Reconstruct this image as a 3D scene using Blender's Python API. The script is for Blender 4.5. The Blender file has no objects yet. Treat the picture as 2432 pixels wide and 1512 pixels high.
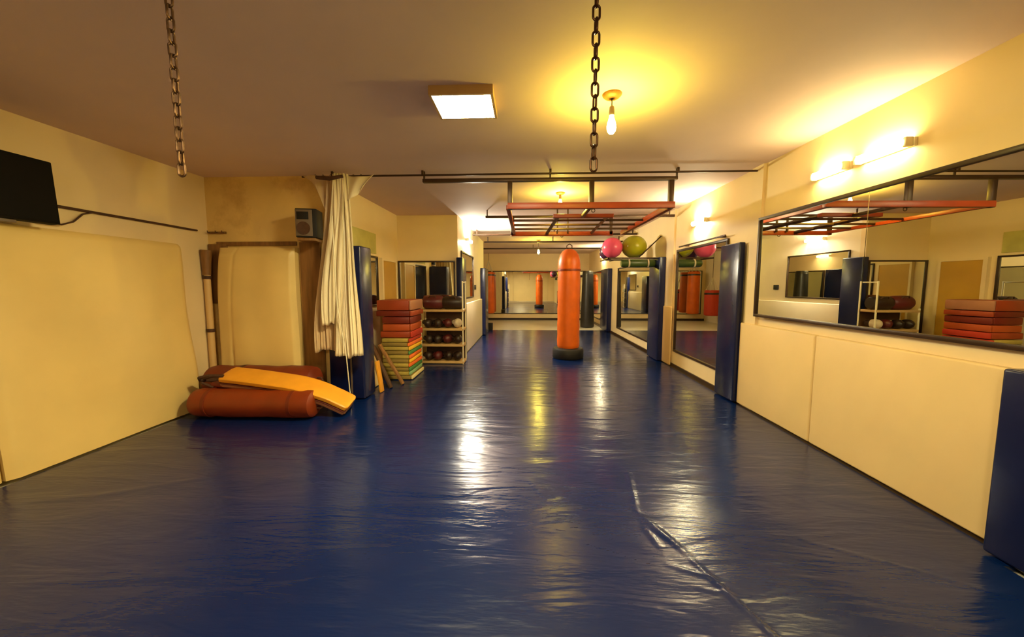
import bpy, bmesh, math, random
from mathutils import Vector, Matrix, Euler
random.seed(7)
PI = math.pi
S = bpy.context.scene
C = bpy.context.collection

# ------------------------------------------------------------------ camera, world, exposure
cam_d = bpy.data.cameras.new('camera')
cam_d.sensor_width = 36.0
cam_d.lens = 36.0 * 880 / 2432
cam_d.clip_start = 0.02
cam = bpy.data.objects.new('camera', cam_d)
C.objects.link(cam)
cam.location = (0, 0, 1.42)
cam.rotation_euler = (math.radians(90 - 5.065), 0, math.radians(2.204))
S.camera = cam

w = bpy.data.worlds.new('world'); S.world = w
w.use_nodes = True
w.node_tree.nodes['Background'].inputs[0].default_value = (1.0, 0.72, 0.42, 1)
w.node_tree.nodes['Background'].inputs[1].default_value = 0.05
S.view_settings.view_transform = 'Standard'
S.view_settings.look = 'None'
S.view_settings.gamma = 1
S.view_settings.use_curve_mapping = False
S.view_settings.exposure = 0.17

LAMP = dict(bulb=(1.0, 0.76, 0.09), tube=(1.0, 0.82, 0.36), panel=(1.0, 0.86, 0.50))
POW = dict(bulb=500.0, bulb_far=600.0, tube=74.0, tube_far=260.0, tube_left=1000.0, panel=255.0)
H = 2.74          # ceiling
XR = 2.60         # right wall
XL = -3.95        # left wall
YB = 4.52         # rear wall of the left bay
XS = -2.45        # side wall of the shelf bay
YP = 7.05         # partition behind the shelf
XF = -1.30        # left wall of the far hall
YE = 15.6         # end wall


# ------------------------------------------------------------------ materials
def mat(name, col, rough=0.6, metal=0.0, var=0.06, vscale=3.0, bump=0.0, bscale=20.0, coat=0.0,
        emit=None, ecol=None, ior=1.45, dirt=None, dscale=1.2, stretch=None):
    m = bpy.data.materials.new(name); m.use_nodes = True
    nt = m.node_tree; b = nt.nodes['Principled BSDF']
    b.inputs['Roughness'].default_value = rough
    b.inputs['Metallic'].default_value = metal
    b.inputs['IOR'].default_value = ior
    b.inputs['Coat Weight'].default_value = coat
    b.inputs['Coat Roughness'].default_value = 0.08
    tc = nt.nodes.new('ShaderNodeTexCoord')
    mp = nt.nodes.new('ShaderNodeMapping')
    nt.links.new(tc.outputs['Object'], mp.inputs['Vector'])
    if stretch: mp.inputs['Scale'].default_value = stretch
    nz = nt.nodes.new('ShaderNodeTexNoise'); nz.inputs['Scale'].default_value = vscale
    nz.inputs['Detail'].default_value = 4
    nt.links.new(mp.outputs[0], nz.inputs['Vector'])
    rp = nt.nodes.new('ShaderNodeValToRGB')
    lo = [max(0, c * (1 - var)) for c in col]; hi = [min(1, c * (1 + var)) for c in col]
    rp.color_ramp.elements[0].color = (*lo, 1); rp.color_ramp.elements[0].position = 0.3
    rp.color_ramp.elements[1].color = (*hi, 1); rp.color_ramp.elements[1].position = 0.7
    nt.links.new(nz.outputs[0], rp.inputs[0])
    out = rp.outputs[0]
    if dirt:
        n2 = nt.nodes.new('ShaderNodeTexNoise'); n2.inputs['Scale'].default_value = dscale
        n2.inputs['Detail'].default_value = 6; n2.inputs['Roughness'].default_value = 0.65
        nt.links.new(tc.outputs['Object'], n2.inputs['Vector'])
        r2 = nt.nodes.new('ShaderNodeValToRGB')
        r2.color_ramp.elements[0].position = 0.50; r2.color_ramp.elements[0].color = (0, 0, 0, 1)
        r2.color_ramp.elements[1].position = 0.75; r2.color_ramp.elements[1].color = (1, 1, 1, 1)
        nt.links.new(n2.outputs[0], r2.inputs[0])
        mx = nt.nodes.new('ShaderNodeMix'); mx.data_type = 'RGBA'
        nt.links.new(r2.outputs[0], mx.inputs['Factor'])
        nt.links.new(out, mx.inputs['A']); mx.inputs['B'].default_value = (*dirt, 1)
        out = mx.outputs['Result']
    nt.links.new(out, b.inputs['Base Color'])
    if bump:
        n3 = nt.nodes.new('ShaderNodeTexNoise'); n3.inputs['Scale'].default_value = bscale
        n3.inputs['Detail'].default_value = 3
        nt.links.new(mp.outputs[0], n3.inputs['Vector'])
        bp = nt.nodes.new('ShaderNodeBump'); bp.inputs['Strength'].default_value = bump
        bp.inputs['Distance'].default_value = 0.02
        nt.links.new(n3.outputs[0], bp.inputs['Height'])
        nt.links.new(bp.outputs[0], b.inputs['Normal'])
    if emit:
        b.inputs['Emission Color'].default_value = (*(ecol or col), 1)
        b.inputs['Emission Strength'].default_value = emit
    return m


def floor_mat_material(name, r0, r1):
    m = mat(name, (0.0015, 0.0115, 0.072), rough=0.2, var=0.14, vscale=0.9, ior=1.48)
    nt = m.node_tree; b = nt.nodes['Principled BSDF']
    tc = nt.nodes.new('ShaderNodeTexCoord')
    # broad ripples across the sheet, and fine creases
    mp = nt.nodes.new('ShaderNodeMapping'); mp.inputs['Scale'].default_value = (0.8, 3.4, 1)
    nt.links.new(tc.outputs['Object'], mp.inputs[0])
    a = nt.nodes.new('ShaderNodeTexNoise'); a.inputs['Scale'].default_value = 1.6; a.inputs['Detail'].default_value = 3
    a.inputs['Distortion'].default_value = 0.8
    nt.links.new(mp.outputs[0], a.inputs['Vector'])
    c = nt.nodes.new('ShaderNodeTexNoise'); c.inputs['Scale'].default_value = 16; c.inputs['Detail'].default_value = 2
    nt.links.new(mp.outputs[0], c.inputs['Vector'])
    b1 = nt.nodes.new('ShaderNodeBump'); b1.inputs['Strength'].default_value = 0.20; b1.inputs['Distance'].default_value = 0.05
    b2 = nt.nodes.new('ShaderNodeBump'); b2.inputs['Strength'].default_value = 0.10; b2.inputs['Distance'].default_value = 0.012
    nt.links.new(a.outputs[0], b1.inputs['Height']); nt.links.new(c.outputs[0], b2.inputs['Height'])
    nt.links.new(b1.outputs[0], b2.inputs['Normal']); nt.links.new(b2.outputs[0], b.inputs['Normal'])
    r = nt.nodes.new('ShaderNodeMapRange'); r.inputs['To Min'].default_value = r0; r.inputs['To Max'].default_value = r1
    n = nt.nodes.new('ShaderNodeTexNoise'); n.inputs['Scale'].default_value = 1.4
    nt.links.new(tc.outputs['Object'], n.inputs['Vector'])
    nt.links.new(n.outputs[0], r.inputs[0]); nt.links.new(r.outputs[0], b.inputs['Roughness'])
    return m


M = {}
M['ceiling'] = mat('ceiling paint', (0.74, 0.56, 0.49), 0.75, var=0.03, vscale=1.5)
M['wall'] = mat('cream wall paint', (0.82, 0.64, 0.36), 0.5, var=0.03, vscale=2)
M['wall_white'] = mat('white wall paint', (0.86, 0.76, 0.55), 0.55, var=0.03, vscale=2)
M['wall_stained'] = mat('stained wall paint', (0.80, 0.56, 0.20), 0.7, var=0.07, vscale=2.5, dirt=(0.52, 0.30, 0.09), dscale=1.7)
M['tan'] = mat('tan vinyl', (0.66, 0.43, 0.17), 0.45, var=0.05)
M['pad'] = mat('cream pad vinyl', (0.78, 0.57, 0.27), 0.42, var=0.04, vscale=2, bump=0.12, bscale=3)
M['pad_left'] = mat('cream pad vinyl creased', (0.78, 0.56, 0.20), 0.38, var=0.06, vscale=1.6, bump=0.3, bscale=2.2)
M['pad_white'] = mat('white pad vinyl', (0.84, 0.74, 0.52), 0.4, var=0.03)
M['navy'] = mat('navy pad vinyl', (0.006, 0.010, 0.052), 0.25, var=0.1, bump=0.15, bscale=5, ior=1.42)
M['floor'] = mat('pale concrete', (0.6, 0.55, 0.42), 0.3, var=0.05, vscale=4)
M['mat'] = floor_mat_material('blue vinyl', 0.12, 0.28)
M['mat_dull'] = floor_mat_material('worn blue vinyl', 0.17, 0.26)
M['frame'] = mat('dark brown frame', (0.035, 0.016, 0.006), 0.35, var=0.2, vscale=8)
M['mirror'] = mat('mirror glass', (0.80, 0.80, 0.70), 0.0, 1.0, var=0.0)
M['black'] = mat('black plastic', (0.006, 0.004, 0.003), 0.6, var=0.2)
M['steel_dark'] = mat('dark painted steel', (0.055, 0.026, 0.012), 0.4, 0.3, var=0.15, vscale=6)
M['red_steel'] = mat('red painted steel', (0.30, 0.040, 0.008), 0.4, var=0.12, vscale=5)
M['chain'] = mat('rusty chain steel', (0.10, 0.045, 0.018), 0.38, 0.8, var=0.35, vscale=30)
M['chain_l'] = mat('brown chain steel', (0.16, 0.09, 0.045), 0.38, 0.8, var=0.35, vscale=30)
M['orange_bag'] = mat('orange bag vinyl', (0.64, 0.112, 0.003), 0.4, var=0.14, vscale=4, bump=0.25, bscale=5)
M['orange_dark'] = mat('rust orange bag vinyl', (0.22, 0.030, 0.003), 0.42, var=0.16, vscale=4, bump=0.3, bscale=5)
M['red_dark'] = mat('dark red bag vinyl', (0.155, 0.020, 0.004), 0.45, var=0.18, vscale=4, bump=0.3, bscale=5)
M['yellow'] = mat('amber shield vinyl', (0.78, 0.33, 0.02), 0.4, var=0.1, vscale=4, bump=0.1, bscale=5)
M['piping'] = mat('maroon piping', (0.09, 0.012, 0.006), 0.5)
M['pinkish'] = mat('dusty pink vinyl', (0.36, 0.15, 0.075), 0.5, var=0.12)
M['strap'] = mat('dark brown webbing', (0.07, 0.028, 0.012), 0.7, var=0.2, vscale=20)
M['grey'] = mat('grey speaker plastic', (0.15, 0.105, 0.07), 0.5)
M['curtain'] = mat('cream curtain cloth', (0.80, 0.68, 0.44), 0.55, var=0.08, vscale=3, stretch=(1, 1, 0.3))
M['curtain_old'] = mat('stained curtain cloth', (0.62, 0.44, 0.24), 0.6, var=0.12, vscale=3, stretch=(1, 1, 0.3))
M['wood'] = mat('brown wood', (0.24, 0.11, 0.03), 0.5, var=0.25, vscale=4, stretch=(6, 6, 0.6))
M['wood_dark'] = mat('dark wood', (0.075, 0.035, 0.014), 0.5, var=0.25, vscale=4, stretch=(1, 1, 1))
M['wood_lt'] = mat('light board', (0.78, 0.58, 0.28), 0.5, var=0.08, vscale=3)
M['shelf'] = mat('shelf board', (0.52, 0.33, 0.13), 0.5, var=0.1, vscale=4)
M['white_metal'] = mat('white painted metal', (0.80, 0.72, 0.50), 0.35, var=0.03)
M['olive'] = mat('olive foam', (0.40, 0.29, 0.05), 0.7, var=0.15, vscale=8)
M['olive_d'] = mat('dark olive foam', (0.24, 0.16, 0.03), 0.7, var=0.15, vscale=8)
M['f_yellow'] = mat('yellow foam', (0.85, 0.48, 0.02), 0.6)
M['f_orange'] = mat('orange foam', (0.80, 0.16, 0.02), 0.6)
M['f_red'] = mat('red foam', (0.45, 0.03, 0.008), 0.6)
M['f_green'] = mat('green foam', (0.07, 0.22, 0.06), 0.6)
M['f_cream'] = mat('cream foam', (0.75, 0.62, 0.3), 0.6)
M['f_teal'] = mat('pale green foam', (0.25, 0.42, 0.2), 0.6)
M['red_pad'] = mat('red kick pad vinyl', (0.30, 0.042, 0.008), 0.45, var=0.12)
M['red_pad_d'] = mat('maroon kick pad vinyl', (0.15, 0.014, 0.005), 0.45, var=0.12)
M['red_pad_o'] = mat('orange red kick pad vinyl', (0.40, 0.065, 0.010), 0.45, var=0.12)
M['glove_b'] = mat('black glove leather', (0.025, 0.012, 0.008), 0.4, var=0.2)
M['glove_w'] = mat('white glove leather', (0.6, 0.5, 0.36), 0.4, var=0.1)
M['glove_r'] = mat('maroon glove leather', (0.09, 0.012, 0.012), 0.4, var=0.2)
M['screen'] = mat('dark screen', (0.004, 0.003, 0.002), 0.75, ior=1.25)
M['bag_black'] = mat('black bag vinyl', (0.018, 0.017, 0.016), 0.35, var=0.2, ior=1.5)
M['pink'] = mat('pink ball rubber', (0.80, 0.10, 0.20), 0.25, var=0.05)
M['lime'] = mat('lime ball rubber', (0.42, 0.42, 0.015), 0.25, var=0.08)
M['dgreen'] = mat('dark green rubber', (0.04, 0.07, 0.015), 0.3, var=0.12)
M['purple'] = mat('dark purple rubber', (0.07, 0.02, 0.05), 0.3, var=0.12)
M['win'] = mat('dark window glass', (0.012, 0.018, 0.04), 0.05, var=0.1)
M['ochre'] = mat('ochre door paint', (0.55, 0.30, 0.03), 0.4, var=0.06)
M['glass_green'] = mat('poster paper', (0.5, 0.45, 0.12), 0.5, var=0.2)
M['bulb'] = mat('glowing bulb', (1, 0.8, 0.4), 0.3, emit=POW['bulb'], ecol=LAMP['bulb'])
M['bulb_far'] = mat('glowing bulb far', (1, 0.8, 0.4), 0.3, emit=POW['bulb_far'], ecol=LAMP['bulb'])
M['tube'] = mat('glowing tube', (1, 0.9, 0.6), 0.3, emit=POW['tube'], ecol=LAMP['tube'])
M['tube_far'] = mat('glowing tube far', (1, 0.9, 0.6), 0.3, emit=POW['tube_far'], ecol=(1.0, 0.87, 0.52))
M['tube_left'] = mat('glowing tube left', (1, 0.9, 0.6), 0.3, emit=POW['tube_left'], ecol=(1.0, 0.92, 0.70))
M['panel'] = mat('glowing diffuser', (1, 0.9, 0.7), 0.3, emit=POW['panel'], ecol=LAMP['panel'])


# ------------------------------------------------------------------ mesh helpers
class MB:
    def __init__(s): s.bm = bmesh.new()

    def _xf(s, vs, mt):
        if mt is not None:
            for v in vs: v.co = mt @ v.co
        return s

    def box(s, lo, hi, bev=0.0, mt=None, seg=2):
        lo = Vector(lo); hi = Vector(hi)
        r = bmesh.ops.create_cube(s.bm, size=1)
        vs = r['verts']
        for v in vs:
            v.co = Vector(((lo[i] + hi[i]) / 2 + v.co[i] * (hi[i] - lo[i]) for i in range(3)))
        if bev > 0:
            es = list({e for v in vs for e in v.link_edges})
            rr = bmesh.ops.bevel(s.bm, geom=es, offset=bev, segments=seg, profile=0.5, affect='EDGES')
            vs = list({v for f in rr['faces'] for v in f.verts} | {v for v in vs if v.is_valid})
        return s._xf(vs, mt)

    def tube(s, pts, r, n=10, cap=True, closed=False):
        pts = [Vector(p) for p in pts]
        rs = r if isinstance(r, (list, tuple)) else [r] * len(pts)
        rings = []
        up = None
        L = len(pts)
        for i, p in enumerate(pts):
            if closed: t = (pts[(i + 1) % L] - pts[i - 1]).normalized()
            else: t = (pts[min(i + 1, L - 1)] - pts[max(i - 1, 0)]).normalized()
            if up is None:
                a = Vector((0, 0, 1)) if abs(t.z) < 0.9 else Vector((1, 0, 0))
                u = t.cross(a).normalized()
            else:
                u = (up - t * up.dot(t)).normalized()
            up = u; v = t.cross(u)
            rings.append([s.bm.verts.new(p + (u * math.cos(2 * PI * k / n) + v * math.sin(2 * PI * k / n)) * rs[i]) for k in range(n)])
        for i in range(L if closed else L - 1):
            A = rings[i]; B = rings[(i + 1) % L]
            for k in range(n): s.bm.faces.new((A[k], A[(k + 1) % n], B[(k + 1) % n], B[k]))
        if cap and not closed:
            s.bm.faces.new(rings[0][::-1]); s.bm.faces.new(rings[-1])
        return s

    def cyl(s, a, b, r, n=20): return s.tube([a, b], r, n)

    def lathe(s, prof, n=32, mt=None):
        """prof: (radius, z) from bottom to top, about Z"""
        vs = []; rings = []
        for r, z in prof:
            if r < 1e-5:
                v = s.bm.verts.new((0, 0, z)); rings.append([v]); vs.append(v)
            else:
                ring = [s.bm.verts.new((r * math.cos(2 * PI * k / n), r * math.sin(2 * PI * k / n), z)) for k in range(n)]
                rings.append(ring); vs += ring
        for A, B in zip(rings, rings[1:]):
            for k in range(n):
                k2 = (k + 1) % n
                if len(A) == 1 and len(B) == 1: continue
                if len(A) == 1: s.bm.faces.new((A[0], B[k2], B[k]))
                elif len(B) == 1: s.bm.faces.new((A[k], A[k2], B[0]))
                else: s.bm.faces.new((A[k], A[k2], B[k2], B[k]))
        if len(rings[0]) > 1: s.bm.faces.new(rings[0][::-1])
        if len(rings[-1]) > 1: s.bm.faces.new(rings[-1])
        return s._xf(vs, mt)

    def grid(s, f, nu, nv):
        g = [[s.bm.verts.new(f(i / nu, j / nv)) for j in range(nv + 1)] for i in range(nu + 1)]
        for i in range(nu):
            for j in range(nv):
                s.bm.faces.new((g[i][j], g[i + 1][j], g[i + 1][j + 1], g[i][j + 1]))
        return s

    def build(s, name, m, parent=None, smooth=True, loc=None, solid=None):
        bmesh.ops.recalc_face_normals(s.bm, faces=s.bm.faces)
        me = bpy.data.meshes.new(name)
        s.bm.to_mesh(me); s.bm.free()
        me.materials.append(M[m] if isinstance(m, str) else m)
        if smooth:
            for p in me.polygons: p.use_smooth = True
            try: me.set_sharp_from_angle(angle=math.radians(38))
            except Exception: pass
        o = bpy.data.objects.new(name, me); C.objects.link(o)
        if loc: o.location = loc
        if parent: o.parent = parent
        if solid:
            k = o.modifiers.new('thickness', 'SOLIDIFY'); k.thickness = solid; k.offset = 0
        return o


def tag(o, label, cat, group=None, kind=None):
    o['label'] = label; o['category'] = cat
    if group: o['group'] = group
    if kind: o['kind'] = kind
    return o


def thing(name, label, cat, loc=(0, 0, 0), rz=0, group=None):
    o = bpy.data.objects.new(name, None); C.objects.link(o)
    o.location = loc; o.rotation_euler = (0, 0, rz); o.empty_display_size = 0.1
    return tag(o, label, cat, group)


def struct(name, mb, m):
    o = mb.build(name, m, smooth=False); o['kind'] = 'structure'; return o


def copy_tree(o, label=None, group=None, parent=None):
    c = o.copy(); C.objects.link(c)
    if parent: c.parent = parent
    for ch in list(o.children): copy_tree(ch, parent=c)
    if label: c['label'] = label
    if group: c['group'] = group
    return c


# ------------------------------------------------------------------ room shell
YN = -4.0
struct('floor', MB().box((XL - 0.1, YN - 0.1, -0.12), (XR + 0.1, YE + 0.1, -0.03)), 'floor')
struct('ceiling', MB().box((XL - 0.1, YN - 0.1, H), (XR + 0.1, YE + 0.1, H + 0.12)), 'ceiling')
struct('wall_left', MB().box((XL - 0.12, YN, -0.03), (XL, YB + 0.12, H)), 'wall')
struct('wall_right', MB().box((XR, YN, -0.03), (XR + 0.12, YE, H)), 'wall')
struct('wall_behind', MB().box((XL, YN - 0.12, -0.03), (XR, YN, H)), 'wall')
struct('wall_rear', MB().box((XL, YB, -0.03), (XS, YB + 0.12, H)), 'wall_stained')
struct('wall_side', MB().box((XS - 0.12, YB + 0.12, -0.03), (XS, YP, H)), 'wall')
struct('wall_partition', MB().box((XS - 0.12, YP, -0.03), (XF, YP + 0.12, H)), 'wall')
struct('wall_far_left', MB().box((XF - 0.12, YP + 0.12, -0.03), (XF, 11.3, H)), 'wall_white')
struct('wall_alcove', MB().box((-2.3, 11.3, -0.03), (-2.18, YE, H)).box((-2.18, 11.3, -0.03), (XF - 0.12, 11.42, H)), 'wall_white')
struct('wall_end', MB().box((-2.3, YE, -0.03), (XR + 0.1, YE + 0.12, H)), 'wall')
struct('trim_1', MB().box((-2.18, YE - 0.03, -0.03), (XR, YE, 0.06)), 'frame')
# thin dark skirting seen where the pads meet the floor
struct('baseboard_right', MB().box((XR - 0.02, 1.2, -0.03), (XR, 15.5, 0.05)), 'frame')

# pilasters on the right wall
struct('trim_2', MB().box((XR - 0.03, 4.25, 0), (XR, 4.45, H)).box((XR - 0.03, 6.66, 0), (XR, 7.0, H)), 'wall')
# dark windows and a door along the left wall behind the viewpoint (seen in the mirrors)
def window(n, y0, y1):
    o = struct('window_%d' % n, MB().box((XL, y0, 1.05), (XL + 0.03, y1, 2.25)), 'win')
    f = MB()
    for a, b in ((y0 - 0.06, y0), (y1, y1 + 0.06)): f.box((XL, a, 0.99), (XL + 0.06, b, 2.31))
    f.box((XL, y0, 0.99), (XL + 0.06, y1, 1.05)).box((XL, y0, 2.25), (XL + 0.06, y1, 2.31))
    f.build('window_frame', 'white_metal', o, smooth=False)
window(1, -0.6, 0.35); window(2, -2.6, -1.1)
d = struct('door_1', MB().box((XL, 1.15, -0.01), (XL + 0.05, 1.95, 2.02), 0.004), 'wood')
MB().lathe([(0.012, 0), (0.012, 0.03), (0.026, 0.04), (0.022, 0.06), (0, 0.062)], 12,
           Matrix.Translation((XL + 0.05, 1.87, 1.0)) @ Matrix.Rotation(PI / 2, 4, 'Y')).build('door_handle', 'white_metal', d)
d = struct('door_2', MB().box((XS, 6.18, -0.01), (XS + 0.05, 6.78, 1.84), 0.004), 'ochre')
MB().box((XS, 6.12, -0.01), (XS + 0.06, 6.18, 1.88)).box((XS, 6.18, 1.84), (XS + 0.06, 6.82, 1.88)).box((XS, 6.78, -0.01), (XS + 0.06, 6.82, 1.84)).build('door_frame', 'wall', d, smooth=False)


# ------------------------------------------------------------------ blue vinyl floor sheets
def ss(t): t = max(0, min(1, t)); return t * t * (3 - 2 * t)
# crease ridges: (x0,y0,x1,y1,height,width)
CREASE = [(0.79, 2.78, 0.70, 2.25, .011, .016), (0.70, 2.25, 0.86, 1.88, .012, .018), (0.70, 2.10, 0.735, 1.92, .009, .012),
          (0.80, 2.0, 0.70, 2.15, .008, .014), (0.72, 1.80, 1.0, 1.68, .008, .012), (0.80, 1.66, 1.02, 1.60, .007, .012),
          (0.86, 1.84, 0.98, 1.50, .010, .018), (0.98, 1.50, 1.05, 1.30, .009, .018), (0.60, 1.40, 0.90, 1.36, .006, .012),
          (0.02, 2.62, 0.14, 2.36, .006, .016), (0.14, 2.36, 0.30, 2.42, .004, .014),
          (1.55, 2.03, 2.05, 1.75, .006, .012), (2.05, 1.75, 2.2, 1.66, .004, .012),
          (0.1, 3.2, 0.55, 3.18, .003, .015), (0.5, 3.9, 0.9, 3.88, .004, .012), (0.95, 4.35, 1.4, 4.33, .005, .012),
          (-0.6, 3.5, -0.1, 3.4, .003, .02), (-0.5, 4.4, 0.1, 4.36, .004, .012), (1.2, 3.6, 1.7, 3.5, .003, .015),
          (-2.9, 2.3, -2.2, 2.62, .004, .03), (-3.3, 2.2, -2.7, 2.35, .003, .03), (-0.9, 1.35, -0.5, 1.2, .004, .03),
          (-1.2, 4.6, -1.05, 5.6, .005, .02), (-1.35, 4.5, -1.2, 4.75, .005, .02), (1.0, 2.35, 1.5, 2.5, .002, .02)]
def crease(x, y):
    z = 0
    for x0, y0, x1, y1, h, wd in CREASE:
        dx, dy = x1 - x0, y1 - y0; L2 = dx * dx + dy * dy
        t = ((x - x0) * dx + (y - y0) * dy) / L2
        tt = max(0, min(1, t))
        dd = (x - x0 - tt * dx) ** 2 + (y - y0 - tt * dy) ** 2
        if dd < (4 * wd) ** 2:
            z += 0.62 * h * math.exp(-dd / (wd * wd * 0.7)) * (0.35 + 0.65 * math.sin(PI * tt))
    return z
def sheet(x0, x1, y0, y1, step, top, label, wav=0.002, m='mat'):
    nx = int((x1 - x0) / step); ny = int((y1 - y0) / step)
    def f(u, v):
        x = x0 + (x1 - x0) * u; y = y0 + (y1 - y0) * v
        e = min(x - x0, x1 - x, y - y0, y1 - y)
        return (x, y, top + crease(x, y) + wav * math.sin(3.1 * y + 1.3 * math.sin(2.3 * x)) * ss(e / 0.2))
    mb = MB().grid(f, nx, ny)
    bm = mb.bm
    bnd = [e for e in bm.edges if e.is_boundary]
    r = bmesh.ops.extrude_edge_only(bm, edges=bnd)
    for v in r['geom']:
        if isinstance(v, bmesh.types.BMVert): v.co.z = -0.028
    o = mb.build('floor_mat', m)
    return tag(o, label, 'mat', 'blue vinyl floor mats')
# the near sheet laps over the next one by a few millimetres (edge line in the foreground)
sheet(-0.30, 2.42, 0.55, 1.86, 0.012, 0.005, 'blue vinyl floor mat in the right foreground with a raised far edge', 0.0, 'mat_dull')
sheet(-3.70, -0.30, 0.55, 1.86, 0.05, 0.0042, 'plain dark blue vinyl floor mat filling the left foreground', 0.0008, 'mat_dull')
sheet(-3.70, 2.53, 1.86, 4.62, 0.016, 0.0, 'wide wrinkled blue vinyl floor mat under the hanging chains')
sheet(-2.43, 2.53, 4.625, 7.02, 0.05, -0.001, 'shiny blue vinyl floor mat in front of the shoe shelf')
sheet(-1.25, 2.53, 7.025, 11.85, 0.08, -0.001, 'blue vinyl floor mat farthest back around the standing orange bag')
sheet(-3.70, 2.42, -2.0, 0.545, 0.12, 0.003, 'dark blue vinyl floor mat nearest the viewer')


# ------------------------------------------------------------------ wall pads
def pad(name, lo, hi, m, label, group, bev=0.015, cat='wall pad'):
    return tag(MB().box(lo, hi, bev, seg=3).build(name, m), label, cat, group)
G1 = 'cream pads under the large mirror'
pad('wall_pad', (2.545, 1.97, 0.012), (XR, 3.335, 0.985), 'pad', 'large cream vinyl wall pad under the large mirror, nearer one', G1)
pad('wall_pad', (2.545, 3.345, 0.012), (XR, 4.49, 0.985), 'pad', 'cream vinyl wall pad with pinkish tint beside the tall navy pad', G1)
G2 = 'navy pads on the right wall'
pad('wall_pad', (2.44, 1.45, 0.012), (XR, 1.965, 1.0), 'navy', 'navy pad at the right edge of the view, nearest of all', G2)
pad('wall_pad', (2.50, 4.50, 0.012), (XR - 0.03, 4.93, 1.93), 'navy', 'tall navy wall pad at the far end of the large mirror', G2)
pad('wall_pad', (2.46, 7.0, 0.012), (XR, 7.58, 1.95), 'navy', 'tall navy wall pad beneath the pink and lime balls', G2)
pad('wall_pad', (2.46, 11.4, 0.012), (XR, 12.4, 1.94), 'navy', 'navy wall pad farthest away on the right wall', G2)
pad('wall_pad', (2.545, 6.60, 0.012), (XR - 0.03, 6.99, 1.05), 'tan', 'narrow tan pad low on the wall between two mirrors', 'tan pads')
G3 = 'navy pads on the left side'
pad('wall_pad', (-1.32, YP - 0.06, 0.012), (-1.20, 7.42, 1.95), 'navy', 'narrow navy corner pad beside the shoe shelf', G3)
pad('wall_pad', (XF, 10.5, 0.012), (XF + 0.14, 11.3, 1.92), 'navy', 'navy pad at the far end of the left hall wall', G3)
pad('wall_pad', (XF, 7.44, 0.012), (XF + 0.05, 10.48, 1.05), 'pad_white', 'long low white pad along the far left hall wall', 'white hall pads')
# left bay: big creased cream pads leaning on the left wall
def leaning_pad(y0, y1, label):
    def f(u, v):
        y = y0 + (y1 - y0) * u; z = 0.012 + 1.87 * v
        x = -3.73 - 0.12 * v + 0.018 * math.sin(5.3 * y + 2 * v) * math.sin(PI * v) + 0.010 * math.sin(9 * v + 3 * y)
        e = min(u, 1 - u) * (y1 - y0)
        x -= 0.03 * (1 - ss(e / 0.05)) + 0.03 * (1 - ss((1 - v) * 1.87 / 0.04))
        return (x, y, z)
    mb = MB().grid(f, 60, 60)
    bm = mb.bm
    r = bmesh.ops.extrude_edge_only(bm, edges=[e for e in bm.edges if e.is_boundary])
    for v in r['geom']:
        if isinstance(v, bmesh.types.BMVert): v.co.x = XL + 0.004
    return tag(mb.build('wall_pad', 'pad_left'), label, 'wall pad', 'cream pads on the left wall')
leaning_pad(2.42, 4.06, 'large creased cream pad covering the left wall below the television')
leaning_pad(0.7, 2.40, 'cream pad at the left edge of the view, nearest on the left wall')
# rear wall cushion, its left edge curving in towards the top
def rear_cushion():
    def f(u, v):
        xl = -3.83 + 0.15 * (1 - math.sqrt(max(0, 1 - v * v * 0.9)))
        x = xl + (-2.80 - xl) * u + 0.01 * math.sin(6 * v)
        fold = -0.035 * math.exp(-((u - 0.19 - 0.05 * v) / 0.018) ** 2) * (0.2 + 0.8 * max(0, 1 - v * 2.2))
        y = 4.38 - 0.03 * math.sin(PI * u) * math.sin(PI * v) + 0.008 * math.sin(11 * u + 3 * v) - fold
        e = min(u, 1 - u, 1 - v); y += 0.05 * (1 - ss(e / 0.05))
        return (x, y, 0.02 + 1.86 * v)
    mb = MB().grid(f, 70, 50); bm = mb.bm
    r = bmesh.ops.extrude_edge_only(bm, edges=[e for e in bm.edges if e.is_boundary])
    for v in r['geom']:
        if isinstance(v, bmesh.types.BMVert): v.co.y = YB - 0.003
    return tag(mb.build('wall_cushion', 'pad_left'), 'tall ochre cream cushion pad on the rear wall behind the floor bags', 'wall pad')
rear_cushion()
tag(MB().box((-2.78, YB - 0.03, 0.01), (-2.52, YB - 0.002, 1.95), 0.004).build('wood_panel', 'wood'),
    'brown wooden board between the rear cushion and the curtain', 'board')
tag(MB().box((-3.93, YB - 0.03, 1.2), (-3.70, YB - 0.002, 1.93), 0.004).build('wood_panel', 'wood'),
    'dark brown board in the left rear corner behind the pipe', 'board')
pp = thing('drain_pipe', 'ochre vertical pipe with brown clamps in the left rear corner', 'pipe', (-3.90, 4.41, 0))
MB().tube([(0, 0, 0.0), (0, 0, 1.5), (0.0, 0.01, 1.60)], 0.036, 16).build('pipe', 'tan', pp)
for z in (0.87, 1.52):
    MB().lathe([(0.036, z - 0.02), (0.045, z - 0.02), (0.045, z + 0.02), (0.036, z + 0.02)], 16).build('clamp', 'strap', pp)
MB().tube([(0, 0, 1.55), (0.005, 0.0, 1.7), (0.015, 0.0, 1.85)], [0.042, 0.05, 0.06], 16).build('funnel', 'wood', pp)
tag(MB().box((XL + 0.12, YB - 0.022, 1.91), (-2.82, YB - 0.002, 1.96), 0.003).build('wall_batten', 'wood'),
    'thin brown wooden batten along the rear wall above the cushion', 'batten')

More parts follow.
